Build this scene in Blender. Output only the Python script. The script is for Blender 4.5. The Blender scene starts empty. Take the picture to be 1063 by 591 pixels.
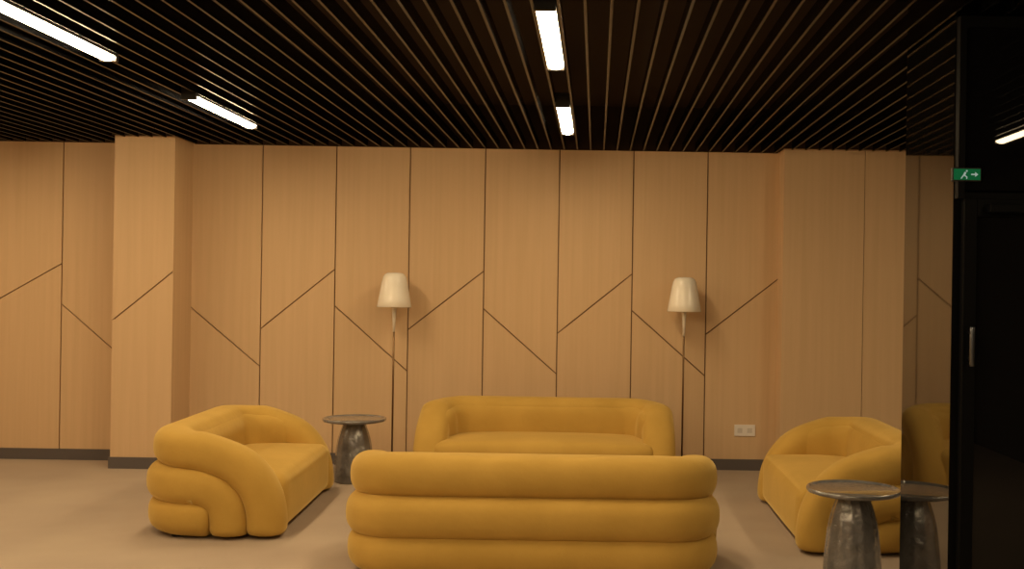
import bpy, bmesh, math, random
from mathutils import Vector, Matrix
random.seed(7)
SC = bpy.context.scene
C = SC.collection
PI = math.pi

# ------------------------------------------------------------------ camera
W, H, F = 1063.0, 591.0, 1100.0
PX, PY = 619.0, 303.0            # where the ceiling slats vanish
ROLL = math.radians(0.9)
EYE = 1.61
cam_d = bpy.data.cameras.new('camera')
cam_d.sensor_fit = 'HORIZONTAL'
cam_d.sensor_width = 36.0
cam_d.lens = 36.0 * F / W
cam_d.shift_x = (W / 2 - PX) / W
cam_d.shift_y = (PY - H / 2) / W
cam_d.clip_start = 0.05
cam = bpy.data.objects.new('camera', cam_d)
C.objects.link(cam)
# looking along +Y, then rolled about the view axis
cam.matrix_world = (Matrix.Translation((0, 0, EYE)) @ Matrix.Rotation(PI / 2, 4, 'X')
                    @ Matrix.Rotation(ROLL, 4, 'Z'))
SC.camera = cam

def at(x, y, Y):
    """place in the room of a photo pixel at depth Y (used to measure the room)"""
    dx, dy = x - PX, y - PY
    u = dx * math.cos(ROLL) + dy * math.sin(ROLL)
    v = -dx * math.sin(ROLL) + dy * math.cos(ROLL)
    return Vector((u / F * Y, Y, EYE - v / F * Y))

# ------------------------------------------------------------------ materials
def mat(name, col, rough=0.5, metal=0.0, ior=1.5, spec=None, sheen=0.0, coat=0.0):
    m = bpy.data.materials.new(name)
    m.use_nodes = True
    b = m.node_tree.nodes['Principled BSDF']
    b.inputs['Base Color'].default_value = (*col, 1)
    b.inputs['Roughness'].default_value = rough
    b.inputs['Metallic'].default_value = metal
    b.inputs['IOR'].default_value = ior
    if spec is not None:
        b.inputs['Specular IOR Level'].default_value = spec
    if sheen:
        b.inputs['Sheen Weight'].default_value = sheen
        b.inputs['Sheen Roughness'].default_value = 0.4
        b.inputs['Sheen Tint'].default_value = (1.0, 0.8, 0.35, 1)
    if coat:
        b.inputs['Coat Weight'].default_value = coat
        b.inputs['Coat Roughness'].default_value = 0.05
    return m

def noise_mix(m, c1, c2, scale=(8, 8, 8), detail=4, lo=0.3, hi=0.7, bump=0.0, bump_scale=None, nscale=1.0, bump_dist=.01):
    nt = m.node_tree; n = nt.nodes; l = nt.links
    b = n['Principled BSDF']
    tc = n.new('ShaderNodeTexCoord'); mp = n.new('ShaderNodeMapping')
    mp.inputs['Scale'].default_value = scale
    l.new(tc.outputs['Object'], mp.inputs['Vector'])
    nz = n.new('ShaderNodeTexNoise'); nz.inputs['Scale'].default_value = nscale
    nz.inputs['Detail'].default_value = detail
    l.new(mp.outputs['Vector'], nz.inputs['Vector'])
    cr = n.new('ShaderNodeValToRGB')
    cr.color_ramp.elements[0].position = lo; cr.color_ramp.elements[0].color = (*c1, 1)
    cr.color_ramp.elements[1].position = hi; cr.color_ramp.elements[1].color = (*c2, 1)
    l.new(nz.outputs['Fac'], cr.inputs['Fac'])
    l.new(cr.outputs['Color'], b.inputs['Base Color'])
    if bump:
        nb = n.new('ShaderNodeTexNoise'); nb.inputs['Scale'].default_value = bump_scale or 60
        nb.inputs['Detail'].default_value = 3
        l.new(tc.outputs['Object'], nb.inputs['Vector'])
        bp = n.new('ShaderNodeBump'); bp.inputs['Strength'].default_value = bump
        bp.inputs['Distance'].default_value = bump_dist
        l.new(nb.outputs['Fac'], bp.inputs['Height'])
        l.new(bp.outputs['Normal'], b.inputs['Normal'])
    return m

M = {}
M['wood'] = noise_mix(mat('oak_veneer', (.5, .36, .2), .55, spec=.3), (.595, .415, .245), (.64, .45, .27), (26, 26, 0.8), 5)
M['groove'] = mat('groove_brown', (.20, .115, .055), .8)
M['base'] = mat('skirting_grey', (.10, .085, .085), .6)
M['carpet'] = noise_mix(mat('carpet', (.4, .33, .27), .95, spec=.1), (.375, .298, .235), (.43, .348, .272), (1.3, 1.3, 1.3), 6, .3, .7, .25, 220)
M['slat'] = noise_mix(mat('dark_metal_slat', (.05, .035, .028), .24, spec=.18), (.0045, .005, .006), (.006, .0065, .0078), (3, .4, 3), 3)
M['void'] = mat('plenum_black', (.05, .036, .028), .9, spec=.1)
M['housing'] = mat('lamp_housing_black', (.012, .011, .01), .5)
M['stone'] = mat('polished_black_panel', (.004, .0035, .003), .03, ior=2.1)
M['glass'] = mat('black_door_glass', (.004, .004, .005), .012, ior=1.38)
M['frame'] = mat('door_frame_black', (.0025, .0027, .0034), .5, spec=.08)
M['chrome'] = mat('dull_steel', (.12, .13, .15), .3, 1.0)
M['darkwall'] = noise_mix(mat('dark_paint', (.06, .05, .04), .8), (.055, .045, .036), (.07, .058, .046), (1, 1, 1))
M['yellow'] = noise_mix(mat('mustard_velvet', (.7, .4, .04), .85, spec=.15, sheen=.55), (.45, .28, .062), (.53, .335, .08), (3, 3, 3), 4, .3, .7, .18, 25)
M['foot'] = mat('black_foot', (.02, .016, .012), .5)
M['smoke'] = noise_mix(mat('smoked_glaze', (.13, .11, .10), .07, ior=1.7, coat=1.0), (.10, .098, .10), (.19, .186, .19), (9, 9, 5), 4, .35, .7, .9, 17, bump_dist=.022)
M['shade'] = noise_mix(mat('white_glazed_shade', (.85, .8, .72), .22, coat=.3), (.82, .77, .68), (.9, .86, .78), (6, 6, 6))
M['pole'] = mat('bronze_pole', (.20, .12, .06), .3, .9)
M['paint_white'] = mat('white_plastic', (.78, .74, .70), .35)
M['socket'] = mat('socket_grey', (.62, .58, .54), .5)

def emit(name, col, s):
    m = bpy.data.materials.new(name); m.use_nodes = True
    nt = m.node_tree; nt.nodes.clear()
    e = nt.nodes.new('ShaderNodeEmission'); o = nt.nodes.new('ShaderNodeOutputMaterial')
    e.inputs['Color'].default_value = (*col, 1); e.inputs['Strength'].default_value = s
    nt.links.new(e.outputs[0], o.inputs['Surface'])
    return m
M['tube'] = emit('warm_tube', (1.0, .735, .415), 26)
M['exit'] = emit('exit_green', (.03, .40, .12), .06)
M['exit_white'] = emit('exit_white', (.8, .95, .8), .11)

# ------------------------------------------------------------------ mesh helpers
def obj(name, bm, m, parent=None, smooth=False, loc=None):
    me = bpy.data.meshes.new(name)
    bm.normal_update(); bm.to_mesh(me); bm.free()
    for mm in (m if isinstance(m, (list, tuple)) else [m]):
        me.materials.append(mm)
    if smooth:
        for p in me.polygons: p.use_smooth = True
    o = bpy.data.objects.new(name, me); C.objects.link(o)
    if parent: o.parent = parent
    if loc: o.location = loc
    return o

def box(bm, x0, x1, y0, y1, z0, z1, mi=0, bev=0.0):
    vs = [bm.verts.new(p) for p in ((x0,y0,z0),(x1,y0,z0),(x1,y1,z0),(x0,y1,z0),(x0,y0,z1),(x1,y0,z1),(x1,y1,z1),(x0,y1,z1))]
    fs = []
    for q in ((3,2,1,0),(4,5,6,7),(0,1,5,4),(1,2,6,5),(2,3,7,6),(3,0,4,7)):
        f = bm.faces.new([vs[i] for i in q]); f.material_index = mi; fs.append(f)
    if bev:
        es = list({e for f in fs for e in f.edges})
        r = bmesh.ops.bevel(bm, geom=es, offset=bev, segments=2, affect='EDGES', profile=.6)
        for f in r['faces']: f.material_index = mi
    return bm

def bx(*a, **k):
    return box(bmesh.new(), *a, **k)

def prism_xz(bm, pts, y0, y1, mi=0):
    """polygon in the XZ plane (counter-clockwise seen from -Y), solid from y0 (front) to y1"""
    a = [bm.verts.new((p[0], y0, p[1])) for p in pts]
    b = [bm.verts.new((p[0], y1, p[1])) for p in pts]
    n = len(pts)
    fs = [bm.faces.new(a), bm.faces.new(b[::-1])]
    for i in range(n):
        j = (i + 1) % n
        fs.append(bm.faces.new((a[j], a[i], b[i], b[j])))
    for f in fs: f.material_index = mi

def lathe(profile, n=48, flute=None, bm=None, ox=0, oy=0, oz=0):
    """profile: list of (r, z); flute(r, z) gives an amplitude"""
    bm = bm or bmesh.new()
    rings = []
    for r, z in profile:
        if r < 1e-5:
            rings.append([bm.verts.new((ox, oy, oz + z))]); continue
        ring = []
        for i in range(n):
            a = 2 * PI * i / n
            rr = r + (flute(a, r, z) if flute else 0)
            ring.append(bm.verts.new((ox + rr * math.cos(a), oy + rr * math.sin(a), oz + z)))
        rings.append(ring)
    for A, B in zip(rings, rings[1:]):
        for i in range(n):
            j = (i + 1) % n
            if len(A) == 1 and len(B) == 1: continue
            if len(A) == 1: bm.faces.new((A[0], B[j], B[i]))
            elif len(B) == 1: bm.faces.new((A[i], A[j], B[0]))
            else: bm.faces.new((A[i], A[j], B[j], B[i]))
    bmesh.ops.recalc_face_normals(bm, faces=bm.faces[:])
    return bm

def rounded_box(sx, sy, sz, r, n=14, crown=0.0, bulge=0.0):
    bm = bmesh.new()
    bmesh.ops.create_cube(bm, size=2.0)
    bmesh.ops.subdivide_edges(bm, edges=bm.edges[:], cuts=n, use_grid_fill=True)
    hx, hy, hz = sx / 2, sy / 2, sz / 2
    def spread(t, h):
        # denser near the ends so that the rounding is well resolved
        s = 1 if t >= 0 else -1
        t = abs(t)
        return s * h * math.sin(t * PI / 2)
    for v in bm.verts:
        p = Vector((spread(v.co.x, hx), spread(v.co.y, hy), spread(v.co.z, hz)))
        q = Vector((max(-hx + r, min(hx - r, p.x)), max(-hy + r, min(hy - r, p.y)), max(-hz + r, min(hz - r, p.z))))
        d = p - q
        if d.length > 1e-7: p = q + d.normalized() * r
        kx, ky, kz = 1 - (p.x / hx) ** 2, 1 - (p.y / hy) ** 2, 1 - (p.z / hz) ** 2
        if p.z > 0: p.z += crown * max(kx, 0) ** .5 * max(ky, 0) ** .5 * (p.z / hz)
        p.y += (1 if p.y > 0 else -1) * bulge * max(kx, 0) * max(kz, 0) * abs(p.y / hy)
        v.co = p
    bmesh.ops.recalc_face_normals(bm, faces=bm.faces[:])
    return bm

def sweep(path, hw, hh, expo=2.5, n=28, cap=0.5):
    """path: list of (point, outward normal); a puffy cross-section hw (outward) x hh (across)."""
    bm = bmesh.new()
    P = [Vector(p) for p, _ in path]; N = [Vector(k).normalized() for _, k in path]
    # arc length, for rounded end caps
    s = [0.0]
    for a, b in zip(P, P[1:]): s.append(s[-1] + (b - a).length)
    L = s[-1]
    rings = []
    for i, p in enumerate(P):
        t = (P[min(i + 1, len(P) - 1)] - P[max(i - 1, 0)]).normalized()
        nn = (N[i] - t * N[i].dot(t)).normalized()
        b = t.cross(nn).normalized()
        e = min(s[i], L - s[i])
        k = 1.0
        if cap and e < cap * hh:
            q = 1 - e / (cap * hh)
            k = max(0.0, 1 - q ** 2.6) ** (1 / 2.6)
            k = .55 + .45 * k
        ring = []
        for j in range(n):
            a = 2 * PI * j / n
            c, d = math.cos(a), math.sin(a)
            ring.append(bm.verts.new(p + nn * (hw * k * math.copysign(abs(c) ** (2 / expo), c))
                                     + b * (hh * k * math.copysign(abs(d) ** (2 / expo), d))))
        rings.append(ring)
    for A, B in zip(rings, rings[1:]):
        for j in range(n):
            k = (j + 1) % n
            bm.faces.new((A[j], A[k], B[k], B[j]))
    bm.faces.new(rings[0][::-1]); bm.faces.new(rings[-1])
    bmesh.ops.recalc_face_normals(bm, faces=bm.faces[:])
    return bm

def thing(name, label, cat, loc=(0, 0, 0), rotz=0, group=None):
    o = bpy.data.objects.new(name, None); C.objects.link(o)
    o.empty_display_size = .2
    o.location = loc; o.rotation_euler = (0, 0, rotz)
    o['label'] = label; o['category'] = cat
    if group: o['group'] = group
    return o

def dup(root, loc, rotz, label, group=None):
    r = root.copy(); C.objects.link(r)
    r.location = loc; r.rotation_euler = (0, 0, rotz); r['label'] = label
    if group: r['group'] = group
    for ch in list(root.children):
        c = ch.copy(); C.objects.link(c); c.parent = r
        for g in list(ch.children):
            d = g.copy(); C.objects.link(d); d.parent = c
    return r

def struct(name, bm, m, parent=None, smooth=False):
    o = obj(name, bm, m, parent, smooth)
    if not parent: o['kind'] = 'structure'
    return o

# ------------------------------------------------------------------ the room
ZC = 2.90; ZU = 2.925                  # underside of the slats
YW = 9.68                  # wall with the grooved panels
XL, XR, YB = -7.2, 4.2, -4.2
ZT = 3.30                  # slab above them
struct('floor', bx(XL - .2, XR + .2, YB - .2, YW + .3, -.1, 0), M['carpet'])
struct('wall_left', bx(XL - .15, XL, YB, YW + .3, 0, ZT), M['wood'])
struct('wall_right', bx(XR, XR + .15, YB, YW + .3, 0, ZT), M['darkwall'])
struct('wall_front', bx(XL, XR, YB - .15, YB, 0, ZT), M['darkwall'])

# grooved oak wall: panels separated by dark gaps in front of a backing board
bm = bmesh.new()
box(bm, XL, XR, YW + .02, YW + .3, 0, ZT, 1)
def wx(px): return (px - PX) / F * YW
def wz(px, py): return at(px, py, YW).z
g = .0055
ZB = .0
def panel(bm, xa, xb, y0, y1, za, zb, diag=None, z0=ZB, z1=ZU):
    xa += g; xb -= g
    if not diag:
        prism_xz(bm, [(xa, z0), (xb, z0), (xb, z1), (xa, z1)], y0, y1); return
    l, r = diag
    k = g * math.hypot(xb - xa, r - l) / (xb - xa)
    prism_xz(bm, [(xa, z0), (xb, z0), (xb, r - k), (xa, l - k)], y0, y1)
    prism_xz(bm, [(xa, l + k), (xb, r + k), (xb, z1), (xa, z1)], y0, y1)
seams = [-13, 64, 141, 194, 271, 347.5, 424, 502, 579, 656, 733, 808]
xs = [wx(s) for s in seams]
diags = {0: ((-13, 317), (64, 274)), 1: ((64, 316), (141, 382)), 3: ((194, 316), (271, 380)), 4: ((271, 341), (347, 280)),
         5: ((347, 318), (423, 385)), 6: ((424, 342), (501, 282)), 7: ((502, 321), (578, 388)), 8: ((578, 346), (656, 285)),
         9: ((656, 323), (732, 390)), 10: ((733, 347), (806, 290))}
panel(bm, XL, xs[0] - .68, YW, YW + .02, 0, 0)
panel(bm, xs[0] - .68, xs[0], YW, YW + .02, 0, 0, (wz(-90, 322), wz(-13, 386)))
for i in range(len(xs) - 1):
    d = diags.get(i)
    panel(bm, xs[i], xs[i + 1], YW, YW + .02, 0, 0, (wz(*d[0]), wz(*d[1])) if d else None)
panel(bm, xs[-1], XR, YW, YW + .02, 0, 0)
struct('wall_back', bm, [M['wood'], M['groove']])

# left pier, clad in the same panels, with one slanting groove on its face
YP = 9.26
pl, pr = -502 / F * YP, -439.5 / F * YP
bm = bmesh.new()
box(bm, pl + .012, pr - .012, YP + .014, YW, 0, ZT, 1)
g = .006
d0, d1 = at(117, 333, YP).z, at(180, 282, YP).z
k = g * math.hypot(pr - pl, d1 - d0) / (pr - pl)
prism_xz(bm, [(pl, 0), (pr, 0), (pr, d1 - k), (pl, d0 - k)], YP, YP + .014)
prism_xz(bm, [(pl, d0 + k), (pr, d1 + k), (pr, ZU), (pl, ZU)], YP, YP + .014)
box(bm, pr - .012, pr, YP + .014, YW, 0, ZT)
box(bm, pl, pl + .012, YP + .014, YW, 0, ZT)
struct('wall_pier', bm, [M['wood'], M['groove']])
# right pier, shallow, with a faint upright joint
YQ = 9.44
ql = (812 - PX) / F * YQ
bm = bmesh.new()
box(bm, ql + .01, XR, YQ + .012, YW, 0, ZT, 1)
q1 = (896 - PX) / F * YQ; q2 = q1 + .68
g = .0025
for a, b in ((ql, q1), (q1, q2), (q2, XR)):
    prism_xz(bm, [(a + (g if a > ql else 0), 0), (b - g, 0), (b - g, ZU), (a + (g if a > ql else 0), ZU)], YQ, YQ + .012)
box(bm, ql, ql + .01, YQ + .012, YW, 0, ZT)
struct('wall_pier', bm, [M['wood'], M['groove']])

# skirting
bm = bmesh.new()
hb = .10
box(bm, XL, pl, YW - .012, YW, 0, hb); box(bm, pr, ql, YW - .012, YW, 0, hb)
box(bm, pl - .012, pr + .012, YP - .012, YP, 0, hb)
box(bm, pr, pr + .012, YP, YW - .012, 0, hb); box(bm, pl - .012, pl, YP, YW - .012, 0, hb)
box(bm, ql - .012, ql, YQ - .012, YW - .012, 0, hb); box(bm, ql, XR, YQ - .012, YQ, 0, hb)
struct('baseboard_back', bm, M['base'])

# ceiling: black slab with dark slats hung below it
ceil = struct('ceiling', bx(XL, XR, YB, YW + .02, ZT, ZT + .1), M['void'])
PITCH = 2.515 / 21
LX = -.25
bm = bmesh.new(); box(bm, -.007, .007, YB + .02, YW - .03, 0, .075)
sl0 = obj('slat', bm, M['slat'], ceil)
k0 = -54; n_sl = 0
for k in range(k0, k0 + 89):
    x = LX + (k + .5) * PITCH
    if x > XR - .03: break
    s = sl0 if n_sl == 0 else sl0.copy()
    if n_sl: C.objects.link(s)
    s.location = (x, 0, ZC); n_sl += 1
# dark-coloured band standing in for shade on the wall above the slats
bm = bmesh.new()
box(bm, XL, pl - .02, YW - .028, YW - .001, ZC, ZT); box(bm, pr + .02, ql - .02, YW - .028, YW - .001, ZC, ZT)
box(bm, pl - .02, pr + .02, YP - .02, YP - .001, ZC + .012, ZT); box(bm, pr + .001, pr + .02, YP - .001, YW - .001, ZC + .012, ZT)
box(bm, pl - .02, pl - .001, YP - .001, YW - .001, ZC + .012, ZT)
box(bm, ql - .02, XR, YQ - .02, YQ - .001, ZC + .012, ZT); box(bm, ql - .02, ql - .001, YQ - .001, YW - .001, ZC + .012, ZT)
struct('shade_trim_1', bm, M['void'])

# dark block on the right: polished side, black glass door in its front
BX, BY0, BY1 = 1.63, 4.86, 5.62
bm = bx(BX, XR, BY0, BY1, 0, ZT)
for f in bm.faces:
    if f.normal.length == 0: f.normal_update()
    f.material_index = 0
bm.normal_update()
for f in bm.faces:
    f.material_index = 1 if f.normal.y < -.5 else 0
struct('wall_partition', bm, [M['stone'], M['frame']])
dx0 = BX + .035
door = struct('door_1', bx(dx0 + .06, dx0 + .94, BY0 - .03, BY0 - .014, .05, 1.98), M['glass'])
bm = bmesh.new()
box(bm, dx0, dx0 + .06, BY0 - .05, BY0 - .001, 0, 2.06, bev=.004); box(bm, dx0 + .94, dx0 + 1.0, BY0 - .05, BY0 - .001, 0, 2.06, bev=.004)
box(bm, dx0 + .06, dx0 + .94, BY0 - .05, BY0 - .001, 1.98, 2.06, bev=.004); box(bm, dx0 + .06, dx0 + .94, BY0 - .05, BY0 - .001, .0, .05, bev=.004)
obj('door_frame', bm, M['frame'], door)
bm = bmesh.new()
hx = dx0 + .03
lathe([(0, 1.30), (.011, 1.30), (.013, 1.31), (.013, 1.47), (.011, 1.48), (0, 1.48)], 16, None, bm, hx, BY0 - .095)
for z in (1.33, 1.45): box(bm, hx - .006, hx + .006, BY0 - .09, BY0 - .049, z - .006, z + .006)
obj('handle', bm, M['chrome'], door, True)
bm = bmesh.new()
box(bm, dx0 + .10, dx0 + .32, BY0 - .10, BY0 - .052, 1.995, 2.035, bev=.006)
obj('door_closer', bm, M['frame'], door)
# fixed dark glazing beside and above the door
win = struct('window_1', bx(dx0 + 1.06, XR - .05, BY0 - .03, BY0 - .014, .05, 2.84), M['glass'])
bm = bmesh.new()
box(bm, dx0 + 1.0, dx0 + 1.06, BY0 - .05, BY0 - .001, 0, 2.89); box(bm, XR - .05, XR, BY0 - .05, BY0 - .001, 0, 2.89)
box(bm, dx0 + 1.06, XR - .05, BY0 - .05, BY0 - .001, 2.84, 2.89); box(bm, dx0 + 1.06, XR - .05, BY0 - .05, BY0 - .001, 0, .05)
obj('window_frame', bm, M['frame'], win)
win2 = struct('window_2', bx(dx0, dx0 + .94, BY0 - .03, BY0 - .014, 2.10, 2.84), M['glass'])
bm = bmesh.new()
box(bm, dx0 - .03, dx0, BY0 - .05, BY0 - .001, 2.06, 2.89); box(bm, dx0, dx0 + 1.0, BY0 - .05, BY0 - .001, 2.84, 2.89)
obj('window_frame', bm, M['frame'], win2)

# green exit sign over the door
e = at(1005, 181, BY0 - .07)
ex = thing('exit_sign', 'small green lit exit sign above the black glass door', 'sign', (e.x, BY0 - .031, e.z - .03))
obj('case', bx(-.066, .066, -.024, 0, 0, .062, bev=.004), M['housing'], ex)
obj('lit_face', bx(-.060, .060, -.0265, -.0241, .006, .056), M['exit'], ex)
bm = bmesh.new()
# running figure and arrow, as small raised marks
prism_xz(bm, [(.018, .028), (.036, .028), (.036, .020), (.050, .031), (.036, .042), (.036, .034), (.018, .034)], -.0278, -.0266)
prism_xz(bm, [(-.020, .026), (-.010, .024), (-.004, .040), (-.012, .042)], -.0278, -.0266)
prism_xz(bm, [(-.020, .026), (-.030, .012), (-.025, .011), (-.014, .025)], -.0278, -.0266)
prism_xz(bm, [(-.014, .025), (-.004, .018), (-.004, .010), (.000, .010), (.001, .020), (-.010, .028)], -.0278, -.0266)
prism_xz(bm, [(-.006, .043), (.001, .043), (.002, .049), (-.005, .050)], -.0278, -.0266)
obj('pictogram', bm, M['exit_white'], ex)

# ------------------------------------------------------------------ ceiling lamps
LL, PER = 1.31, 2.515
lp = thing('ceiling_light', '', 'ceiling light', group='linear ceiling lights')
bm = bmesh.new()
box(bm, -.049, -.046, 0, LL, -.012, .06); box(bm, .046, .049, 0, LL, -.012, .06); box(bm, -.046, .046, 0, LL, .03, .06)
obj('housing', bm, M['housing'], lp)
# rounded opal diffuser
bm = bmesh.new()
rows = []
for y in (0.03, LL - .03):
    rows.append([bm.verts.new((.0455 * math.cos(a), y, -.010 - .026 * math.sin(a))) for a in [PI * i / 10 for i in range(11)]])
for i in range(10): bm.faces.new((rows[0][i], rows[0][i + 1], rows[1][i + 1], rows[1][i]))
bm.faces.new(rows[0]); bm.faces.new(rows[1][::-1])
bmesh.ops.recalc_face_normals(bm, faces=bm.faces[:])
obj('diffuser', bm, M['tube'], lp)
for y0, y1 in ((-.0, .03), (LL - .03, LL)):
    obj('end_cap', bx(-.049, .049, y0, y1, -.038, .03, bev=.003), M['housing'], lp)
GL = 'linear ceiling lights'
spots = [
    (LX, 7.20, 'short bright tube light on the ceiling in the middle row, nearest the wood wall'),
    (LX, 4.72, 'large glaring tube light in the middle row above the sofas, nearer the viewer'),
    (LX - PER, 7.13, 'slim tube light in the left row, closest to the wood wall and pier'),
    (LX - PER, 4.67, 'long tube light in the upper left corner of the ceiling'),
]
for r, nm in ((0, 'middle'), (1, 'left')):
    for j, w in ((1, 'just overhead'), (2, 'beside the viewer'), (3, 'behind the viewer')):
        spots.append((LX - PER * r, 4.72 - PER * j, 'tube light of the %s ceiling row, %s out of view' % (nm, w)))
for j, w in ((-1, 'by the wood wall'), (0, 'halfway down'), (1, 'overhead'), (2, 'beside the viewer')):
    spots.append((LX - 2 * PER, 4.72 - PER * j, 'tube light of the far left ceiling row, %s, out of view' % w))
spots.append((3.27, 5.95, 'assumed tube light of the right row, unseen behind the black partition'))  # assumed lamp, out of view, added to light the right wall and sofa
spots.append((3.27, 1.02, 'tube light on the right that shows mirrored in the black glass'))
for i, (x, y, lb) in enumerate(spots):
    if i == 0:
        lp.location = (x, y, ZC); lp['label'] = lb
    else:
        dup(lp, (x, y, ZC), 0, lb)

# ------------------------------------------------------------------ sofas
SW, SD = 2.06, .90            # width, depth
T2 = .135                     # half thickness of a roll
def spline(pts, n):
    """Catmull-Rom through 2-D points"""
    out = []
    P = [pts[0]] + list(pts) + [pts[-1]]
    for i in range(1, len(P) - 2):
        for k in range(n):
            t = k / n
            q = []
            for c in range(len(P[0])):
                a, b, d, e_ = P[i - 1][c], P[i][c], P[i + 1][c], P[i + 2][c]
                q.append(.5 * ((2 * b) + (-a + d) * t + (2 * a - 5 * b + 4 * d - e_) * t * t + (-a + 3 * b - 3 * d + e_) * t ** 3))
            out.append(tuple(q))
    out.append(pts[-1])
    return out

def u_path(side, w, back, rc, zback):
    """side: profile [(depth from back, z, inward shift)] from the arm front to the corner; then round the corner and along the back"""
    side = [p if len(p) == 3 else (*p, 0.0) for p in side]
    prof = spline(side, 6)
    half = []
    for d, z, q in prof:
        half.append((Vector((-w + q, d, z)), Vector((-1, 0, 0))))
    cx, cy = -w + rc, back + rc
    z_in = prof[-1][1]
    for k in range(1, 13):
        a = PI / 2 * k / 12
        z = z_in + (zback - z_in) * (1 - math.cos(PI * k / 12)) / 2
        half.append((Vector((cx - rc * math.cos(a), cy - rc * math.sin(a), z)), Vector((-math.cos(a), -math.sin(a), 0))))
    n = 14
    mid = [(Vector((cx + (-2 * cx) * k / n, back, zback)), Vector((0, -1, 0))) for k in range(1, n)]
    other = [(Vector((-p.x, p.y, p.z)), Vector((-q.x, q.y, q.z))) for p, q in reversed(half)]
    return half + mid + other

def make_sofa(label, loc, rotz, SW, SD):
    """local axes: back at y=0, front at +y, x across"""
    t = thing('sofa', label, 'sofa', loc, rotz, 'yellow velvet sofas')
    w = SW / 2 - T2
    rc = .25
    e = SD - .90
    top = [(.765 + e, .015), (.763 + e, .14), (.735 + e, .265), (.665 + e, .38), (.57 + e, .46), (.45 + e * .7, .515), (T2 + rc, .545)]
    midp = [(.54 + e, .015), (.538 + e, .12), (.505 + e, .23), (.43 + e, .298), (T2 + rc, .332)]
    low = [(.445 + e * .8, .122), (T2 + rc, .132)]
    obj('backrest_roll', sweep(u_path(top, w - .005, T2 + .025, rc, .568), T2, .124, 2.5), M['yellow'], t, True)
    obj('backrest_roll', sweep(u_path(midp, w + .010, T2 - .010, rc, .346), T2, .126, 2.5), M['yellow'], t, True)
    obj('backrest_roll', sweep(u_path(low, w, T2, rc, .138), T2, .123, 2.5), M['yellow'], t, True)
    # smooth inner back pad, running out inside the arms
    pad = [(.66 + e, .20, -.10), (.57 + e, .325, -.085), (.50 + e * .5, .395, -.035), (T2 + .10 + .20, .425, 0)]
    obj('back_pad', sweep(u_path(pad, w - .10, T2 + .10, .20, .452), .085, .185, 3.0), M['yellow'], t, True)
    s = obj('seat_cushion', rounded_box(SW - .36, .70 + e, .355, .07, 16, .04, .012), M['yellow'], t, True)
    s.location = (0, .52 + e / 2, .022 + .1775)
    for sx in (-1, 1):
        for y in (.24, .74 + e):
            obj('foot', lathe([(0, 0), (.026, 0), (.030, .008), (.030, .05), (0, .05)], 20, None, None, sx * (SW / 2 - .15), y), M['foot'], t, True)
    return t
# local front +y; rotate so the front faces the right way
sofa = make_sofa('large yellow velvet sofa seen from behind, nearest the viewer', (-.345, 5.78, 0), 0, 2.14, .90)
dup(sofa, (-.40, 9.33, 0), PI, 'yellow velvet sofa facing the viewer in front of the wood wall, between the two lamps')
lf = math.radians(3.2)
side_sofa = make_sofa('yellow velvet sofa on the left, side on, its curved arm rolls showing', (-2.955, 7.56, 0), -PI / 2 + lf, 1.84, .95)
dup(side_sofa, (2.215, 7.42, 0), PI / 2, 'yellow velvet sofa on the right, partly behind the black partition')

# ------------------------------------------------------------------ side tables
tb = thing('side_table', 'round smoked side table at the right, in front of the black partition edge', 'side table', (1.466, 5.97, 0), 0, 'smoked side tables')
R = .262
obj('tabletop', lathe([(0, .497), (.09, .497), (R - .02, .500), (R - .004, .506), (R, .514), (R, .524), (R - .004, .529), (R - .012, .529), (R - .020, .521), (R - .035, .517), (0, .517)], 72), M['smoke'], tb, True)
def fl(a, r, z):
    return .0018 * math.cos(14 * a + z * 3) * min(1, (z) / .05)
prof = [(0, 0), (.150, 0), (.162, .006), (.165, .02), (.163, .08), (.158, .15), (.151, .22), (.143, .29), (.133, .35), (.119, .40), (.104, .445), (.092, .478), (.088, .4965), (0, .4965)]
obj('pedestal', lathe(prof, 112, fl), M['smoke'], tb, True)
ft = at(368, 436, 8.82)
dup(tb, (ft.x, 8.82, 0), .7, 'round smoked side table between the left sofa and a floor lamp, by the wood wall')

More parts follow.
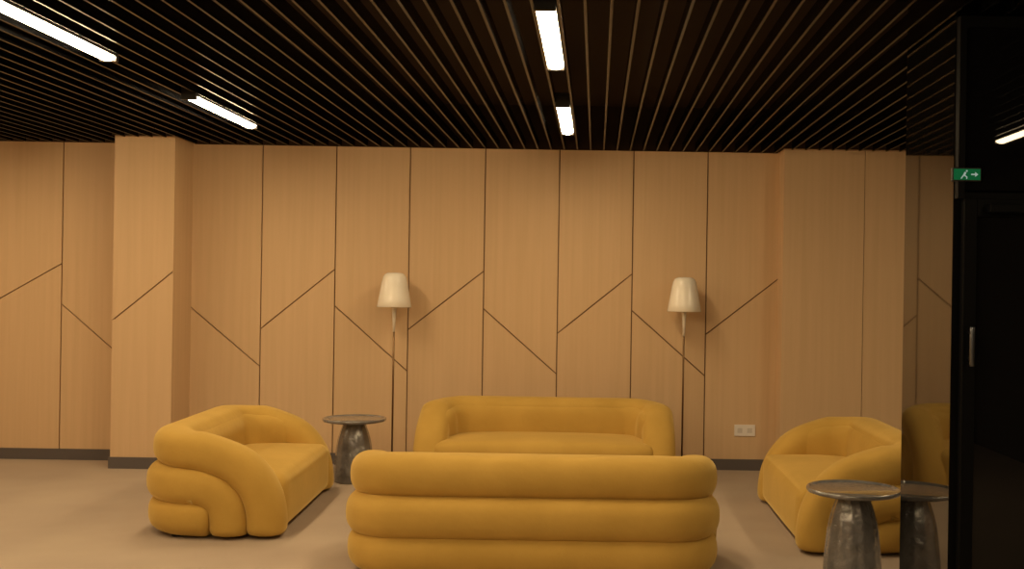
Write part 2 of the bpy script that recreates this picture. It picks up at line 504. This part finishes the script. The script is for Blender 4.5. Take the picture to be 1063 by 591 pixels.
# ------------------------------------------------------------------ floor lamps
YLAMP = 9.46
def lamp_loc(px): return ((px - PX) / F * YLAMP, YLAMP, 0)
lb = at(409, 319, YLAMP).z
fl0 = thing('floor_lamp', 'white shaded floor lamp on the left, between side table and back sofa', 'floor lamp', lamp_loc(409.5), 0, 'white floor lamps')
obj('lamp_base', lathe([(0, 0), (.085, 0), (.09, .004), (.09, .014), (.082, .02), (.03, .026), (.012, .04), (0, .04)], 48), M['pole'], fl0, True)
obj('pole', lathe([(0, .03), (.0085, .03), (.0085, lb + .02), (0, lb + .02)], 16), M['pole'], fl0, True)
obj('neck', lathe([(0, lb - .22), (.0095, lb - .22), (.017, lb - .06), (.022, lb - .0), (.022, lb + .06), (0, lb + .06)], 24), M['shade'], fl0, True)
hs = .305; r0, r1 = .152, .100
prof = [(r0 - .008, .004), (r0 - .004, 0), (r0, .004), (r0 - .012, .07), (r0 - .026, .15), (r1 + .014, .22), (r1 + .002, .268), (r1 - .012, .292), (r1 - .035, hs), (0, hs + .004),
        ]
inner = [(0, hs - .006), (r1 - .038, hs - .008), (r1 - .01, .26), (r0 - .034, .15), (r0 - .008, .004)]
bm = lathe([(r, z + lb) for r, z in prof[::-1]] + [(r, z + lb) for r, z in inner[::-1]], 48)
obj('lamp_shade', bm, M['shade'], fl0, True)
l2 = dup(fl0, lamp_loc(710.5), .4, 'white shaded floor lamp on the right, beyond the right end of the back sofa')

# ------------------------------------------------------------------ wall outlet
o = at(773, 447, YW)
ot = thing('wall_outlet', 'white double wall outlet low on the wood wall at the right', 'outlet', (o.x, YW, o.z - .052), 0)
obj('faceplate', bx(-.095, .095, -.010, 0, 0, .104, bev=.004), M['paint_white'], ot)
for sx in (-.045, .045):
    bm = bmesh.new()
    box(bm, sx - .022, sx + .022, -.0125, -.0101, .03, .074)
    obj('socket', bm, M['socket'], ot)

# ------------------------------------------------------------------ world, colour
w = bpy.data.worlds.new('world'); SC.world = w; w.use_nodes = True
w.node_tree.nodes['Background'].inputs['Color'].default_value = (.0, .0, .0, 1)
vs = SC.view_settings
SC.display_settings.display_device = 'sRGB'
vs.view_transform = 'Standard'; vs.look = 'None'; vs.gamma = 1; vs.exposure = 1.72
vs.use_curve_mapping = False
try:
    SC.cycles.use_denoising = True
    SC.cycles.max_bounces = 8
    SC.cycles.diffuse_bounces = 5
    SC.cycles.sample_clamp_indirect = 4
except Exception:
    pass
